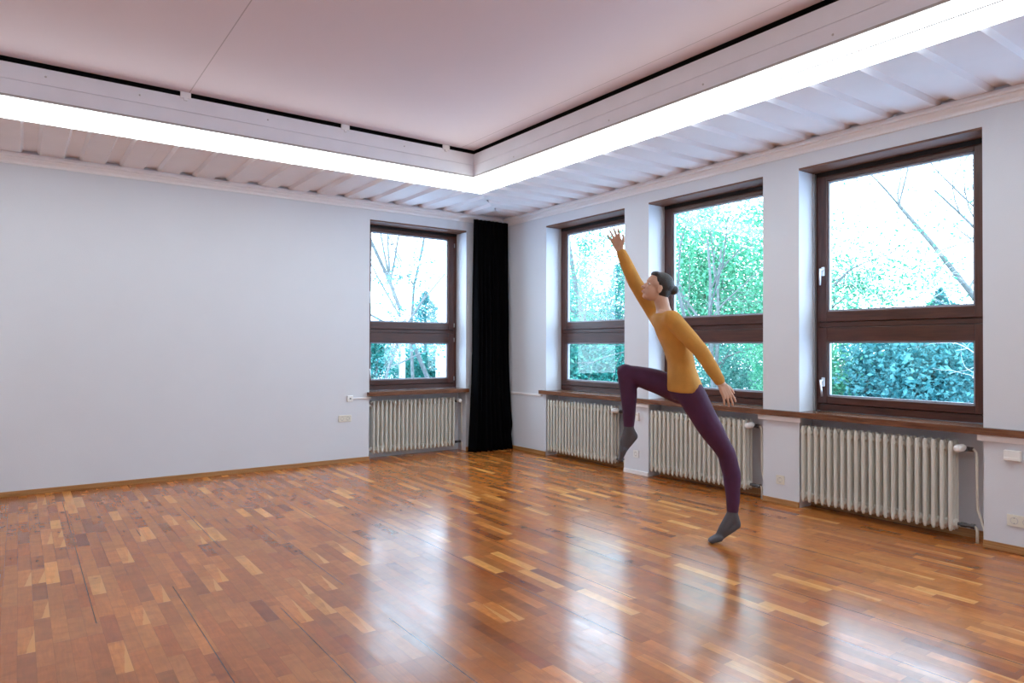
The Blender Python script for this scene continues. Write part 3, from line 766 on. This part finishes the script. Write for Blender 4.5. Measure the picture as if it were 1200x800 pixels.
def branches(bm, rng, start, d, length, r, depth, tips, wander=.22, split=3, droop=0.0, seg=6):
    n = 5; pts = [Vector(start)]; rs = [r]; d = Vector(d).normalized()
    for i in range(n):
        d = (d + Vector((rng.gauss(0, wander), rng.gauss(0, wander), rng.gauss(0, wander)-droop))*.6).normalized()
        pts.append(pts[-1]+d*length/n); rs.append(r*(1-.55*(i+1)/n))
        if depth <= 1: tips.append((pts[-1].copy(), d.copy()))
    tube(bm, pts, rs, seg, cap=False)
    if depth > 0:
        for k in range(split):
            i = rng.randint(2, n); q = Vector((rng.gauss(0, 1), rng.gauss(0, 1), rng.gauss(0, .6))); q = (q-d*q.dot(d)).normalized()
            nd = (d*rng.uniform(.6, 1.1)+q*rng.uniform(.5, 1.0)).normalized()
            branches(bm, rng, pts[i], nd, length*rng.uniform(.38, .62), max(.003, rs[i]*.62), depth-1, tips, wander, split, droop, seg)
def tree(name, label, cat, base, height, seed, lean=(0, 0, 1), r=.07, depth=3, split=3, nleaf=2500, leafsize=.10, spread=.35, mat='leaf_spring', bark='bark', stems=1, droop=0, wander=.22, group=None):
    rng = random.Random(seed); t = thing(name, label, cat, base, group=group)
    bm = bmesh.new(); tips = []
    for s in range(stems):
        d = Vector(lean) + Vector((rng.gauss(0, .28), rng.gauss(0, .28), 0))*(1 if stems > 1 else 0)
        branches(bm, rng, (rng.uniform(-.1, .1)*(stems > 1), rng.uniform(-.1, .1)*(stems > 1), 0), d, height*.62, r, depth, tips, wander, split, droop)
    obj('trunk', bm, M[bark], t, smooth=True)
    if nleaf:
        pts = []
        for _ in range(int(nleaf*1.7)):
            p, d = rng.choice(tips); pts.append(p+Vector((rng.gauss(0, spread), rng.gauss(0, spread), rng.gauss(0, spread*.8)))*rng.random())
        leaves('foliage', pts, leafsize*.72, M[mat], t, rng)
    return t
def shrub(name, label, cat, base, size, seed, nleaf=4000, leafsize=.11, mat='leaf_shrub', lumps=9, group=None):
    rng = random.Random(seed); t = thing(name, label, cat, base, group=group)
    bm = bmesh.new(); pts = []
    cs = []
    for _ in range(lumps):
        a = rng.uniform(0, 2*PI); q = rng.random()**.5
        c = Vector((math.cos(a)*q*size[0]*.36, math.sin(a)*q*size[1]*.36, size[2]*rng.uniform(.32, .80)))
        cs.append((c, rng.uniform(.18, .30)*min(size)))
        tube(bm, [(rng.uniform(-.1, .1), rng.uniform(-.1, .1), 0), tuple(c*.5+Vector((rng.gauss(0, .05), rng.gauss(0, .05), 0))), tuple(c)], [.03, .02, .008], 6, cap=False)
    for _ in range(int(nleaf*2.2)):
        c, r = rng.choice(cs); v = Vector((rng.gauss(0, 1), rng.gauss(0, 1), rng.gauss(0, 1))).normalized()
        pts.append(c+v*r*rng.uniform(.55, 1.15))
    obj('stems', bm, M['bark'], t, smooth=True)
    leaves('foliage', pts, leafsize*.62, M[mat], t, rng)
    return t
def conifer(name, label, base, h, w, seed, nleaf=5000, leafsize=.12, mat='leaf_teal', group=None):
    rng = random.Random(seed); t = thing(name, label, 'tree', base, group=group)
    bm = bmesh.new(); tube(bm, [(0, 0, 0), (.02, 0, h*.5), (0, 0, h*.97)], [.09, .05, .01], 8)
    pts = []; 
    for k in range(46):
        z = h*(.08+.9*k/46); R = w/2*(1-k/46)**.75*rng.uniform(.75, 1.15)+.04
        a = rng.uniform(0, 2*PI); e = Vector((math.cos(a)*R, math.sin(a)*R, z+R*.15))
        tube(bm, [(0, 0, z), tuple(Vector((0, 0, z)).lerp(e, .5)+Vector((0, 0, .03))), tuple(e)], [.02, .012, .004], 5, cap=False)
    for _ in range(int(nleaf*1.8)):
        f = rng.random()**1.35; z = h*(.05+.95*f); R = (w/2)*(1-f)**.7*(1+.22*math.sin(f*38))
        a = rng.uniform(0, 2*PI); q = rng.uniform(.45, 1.05)
        pts.append((math.cos(a)*R*q, math.sin(a)*R*q, z))
    obj('trunk', bm, M['bark'], t)
    leaves('foliage', pts, leafsize*.7, M[mat], t, rng, .3)
    return t
# through the back window
conifer('conifer', 'pointed teal conifer seen through the back window beside the curtain', (3.75, 9.2, GZ), 3.5, 2.5, 11, 6000, .13)
tree('bare_tree', 'slim upright trunk seen through the back window', 'tree', (1.4, 6.0, GZ), 9.5, 5, r=.085, depth=3, split=5, nleaf=0, bark='palebark', wander=.03)
tree('leaning_tree', 'thin bare tree leaning across the back window panes', 'tree', (3.0, 6.6, GZ), 10.5, 9, lean=(-.66, -.1, 1), r=.06, depth=3, split=6, nleaf=400, leafsize=.08, mat='leaf_teal', spread=.2, wander=.12)
tree('forked_tree', 'forked bare tree standing right of the slim trunk outside the back window', 'tree', (2.35, 7.2, GZ), 9.5, 63, lean=(-.12, 0, 1), r=.045, depth=3, split=6, nleaf=250, leafsize=.07, mat='leaf_teal', spread=.25, wander=.16)
tree('drooping_tree', 'small drooping tree with tufted leaves at the left of the back window', 'tree', (.35, 5.6, GZ), 6.6, 64, lean=(.05, 0, 1), r=.04, depth=3, split=5, nleaf=700, leafsize=.10, mat='leaf_teal', spread=.22, droop=.12)
shrub('hedge', 'dark green hedge at the left edge of the lower back pane', 'hedge', (.85, 6.3, GZ), (1.5, 1.5, 2.4), 21, 5000, .10, 'leaf_dark')
shrub('low_shrub', 'small rounded shrub low in the middle of the lower back pane', 'shrub', (2.42, 8.2, GZ), (1.1, 1.1, 1.75), 22, 3000, .09, 'leaf_dark')
shrub('dense_shrub', 'dark dense shrub behind the pale panel in the back window view', 'shrub', (3.3, 7.9, GZ), (2.1, 1.6, 2.5), 23, 7000, .09, 'leaf_dark', 12)
t = thing('garden_panel', 'pale upright panel standing among shrubs outside the back window', 'garden panel', (2.72, 6.45, GZ))
bm = boxbm(-.17, .17, -.02, .02, .98, 2.0)
obj('board', bm, M['render'], t, bevel=.005)
bm = bmesh.new(); cyl(bm, (-.13, .035, 0), (-.13, .035, 1.95), .02, 10); cyl(bm, (.13, .035, 0), (.13, .035, 1.95), .02, 10)
obj('post', bm, M['alu'], t)
# through the nearest-to-curtain window of the window wall
tree('leafy_tree', 'leafy tree with slanting trunk seen through the window nearest the curtain', 'tree', (6.3, 3.4, GZ), 8.6, 31, lean=(-.35, .55, 1), r=.10, depth=3, split=4, nleaf=5200, leafsize=.10, mat='leaf_spring', spread=.55)
tree('slanting_sapling', 'thin slanting sapling in front of shrubs beyond the window nearest the curtain', 'tree', (4.9, 2.6, GZ), 6.8, 37, lean=(-.25, .75, 1), r=.04, depth=3, split=3, nleaf=1100, leafsize=.09, mat='leaf_shrub', spread=.3)
conifer('conifer', 'dark conifer beyond the window nearest the curtain', (7.6, 5.1, GZ), 4.5, 3.2, 13, 7000, .13, 'leaf_teal')
shrub('evergreen_shrub', 'glossy dark evergreen shrub filling the lower pane nearest the curtain', 'shrub', (4.4, 3.1, GZ), (2.6, 2.6, 2.45), 33, 9000, .11, 'leaf_dark', 14)
shrub('hazy_shrub', 'pale spreading shrub far behind the window nearest the curtain', 'shrub', (10.5, 9.0, GZ), (5.5, 5.5, 4.6), 34, 7500, .17, 'leaf_shrub', 16)
# through the middle window
tree('multi_stem_tree', 'spring-green tree with several slim dark stems behind the middle window', 'tree', (5.2, .15, GZ), 6.6, 41, r=.05, depth=3, split=4, stems=5, nleaf=3600, leafsize=.095, mat='leaf_spring', spread=.55)
tree('spring_tree', 'spring-green tree with crossing branches at the right of the middle window', 'tree', (6.3, .2, GZ), 6.0, 44, lean=(-.1, -.25, 1), r=.06, depth=3, split=5, nleaf=3600, leafsize=.10, mat='leaf_spring', spread=.6)
shrub('twiggy_shrub', 'loose pale green shrub low behind the middle window', 'shrub', (6.0, 1.7, GZ), (3.0, 3.6, 2.6), 45, 6500, .11, 'leaf_shrub', 14)
shrub('thicket', 'tall hazy green thicket far beyond the middle window', 'thicket', (10.0, 3.6, GZ), (5.0, 6.0, 6.2), 46, 12000, .18, 'leaf_spring', 26)
# through the largest window
tree('arching_tree', 'bare tree with arching branches across the largest window', 'tree', (8.2, -4.0, GZ), 9.0, 52, lean=(-.1, .30, 1), r=.075, depth=4, split=6, nleaf=500, leafsize=.07, mat='leaf_teal', spread=.25, wander=.30, droop=.10)
tree('bare_sapling', 'fine-twigged bare sapling low behind the largest window', 'tree', (6.4, -3.0, GZ), 5.6, 57, lean=(-.05, .35, 1), r=.035, depth=3, split=5, nleaf=500, leafsize=.06, mat='leaf_shrub', spread=.25, bark='palebark', stems=3, wander=.3)
tree('twiggy_tree', 'fine-twigged bare tree at the right edge of the largest window', 'tree', (9.6, -4.6, GZ), 9.0, 71, lean=(-.05, .30, 1), r=.05, depth=4, split=5, nleaf=300, leafsize=.06, mat='leaf_teal', spread=.25, wander=.26, stems=2)
conifer('conifer', 'small blue-green conifer beyond the largest window', (9.2, -1.9, GZ), 3.1, 2.2, 53, 5500, .12, 'leaf_teal')
shrub('flowering_shrub', 'bright green shrub at the left side of the largest window', 'shrub', (5.7, -1.5, GZ), (2.8, 2.4, 2.75), 54, 8000, .10, 'leaf_spring', 14)
shrub('bamboo_shrub', 'blue-green bamboo-like shrub in the lower pane of the largest window', 'shrub', (5.4, -3.2, GZ), (2.2, 2.4, 2.35), 55, 9000, .13, 'leaf_teal', 14)
shrub('far_hedge', 'long pale hedge far behind the largest window', 'hedge', (13.5, -2.3, GZ), (4.0, 9.0, 3.3), 56, 12000, .17, 'leaf_shrub', 40)
# a pale house far off behind the back window
t = thing('house', 'pale rendered house far off behind the back window trees', 'house', (11.5, 34, GZ))
obj('wall', boxbm(-7, 6, -4, 4, 0, 3.0), M['render'], t)
bm = bmesh.new(); v = [bm.verts.new(p) for p in ((-7.4,-4.4,3.0), (6.4,-4.4,3.0), (6.4,4.4,3.0), (-7.4,4.4,3.0), (-6, 0, 5.0), (5, 0, 5.0))]
for f in ((0,1,5,4), (1,2,5), (2,3,4,5), (3,0,4), (3,2,1,0)): bm.faces.new([v[i] for i in f])
obj('roof', bm, M['render'], t)

# ------------------------------------------------------------------ sky
wd = bpy.data.worlds.new('overcast_sky'); scene.world = wd; wd.use_nodes = True; nt = wd.node_tree; nt.nodes.clear()
out = N(nt, 'ShaderNodeOutputWorld'); bg = N(nt, 'ShaderNodeBackground')
tc = N(nt, 'ShaderNodeTexCoord'); sp = N(nt, 'ShaderNodeSeparateXYZ'); L(nt, tc.outputs['Generated'], sp.inputs[0])
rp = N(nt, 'ShaderNodeValToRGB'); rp.color_ramp.elements[0].position = .35; rp.color_ramp.elements[0].color = (.58,.74,.95,1); rp.color_ramp.elements[1].position = .95; rp.color_ramp.elements[1].color = (.60,.80,1,1)
mz = mathn(nt, 'MULTIPLY_ADD', sp.outputs['Z'], .5, .5); L(nt, mz, rp.inputs[0])
L(nt, rp.outputs[0], bg.inputs[0]); bg.inputs[1].default_value = 5.0; L(nt, bg.outputs[0], out.inputs[0])

# ------------------------------------------------------------------ camera
cam = bpy.data.cameras.new('camera'); co = bpy.data.objects.new('camera', cam); link(co); scene.camera = co
yaw, pitch, roll = .6254, .0097, .0027
F = Vector((math.sin(yaw)*math.cos(pitch), math.cos(yaw)*math.cos(pitch), math.sin(pitch)))
R_ = Vector((math.cos(yaw), -math.sin(yaw), 0)); U = R_.cross(F)
R2 = R_*math.cos(roll)+U*math.sin(roll); U2 = U*math.cos(roll)-R_*math.sin(roll)
mw = Matrix((R2, U2, -F)).transposed().to_4x4(); mw.translation = Vector((-5.5528, -7.876, 1.4)); co.matrix_world = mw
cam.sensor_width = 36; cam.lens = 24.0; cam.shift_y = -.9531/1200*-1*-1
cam.clip_end = 200

vs = scene.view_settings
scene.display_settings.display_device = 'sRGB'
vs.view_transform = 'Standard'; vs.look = 'None'; vs.gamma = 1; vs.use_curve_mapping = False; vs.exposure = 0.96
scene.cycles.max_bounces = 10; scene.cycles.diffuse_bounces = 6; scene.cycles.transparent_max_bounces = 16
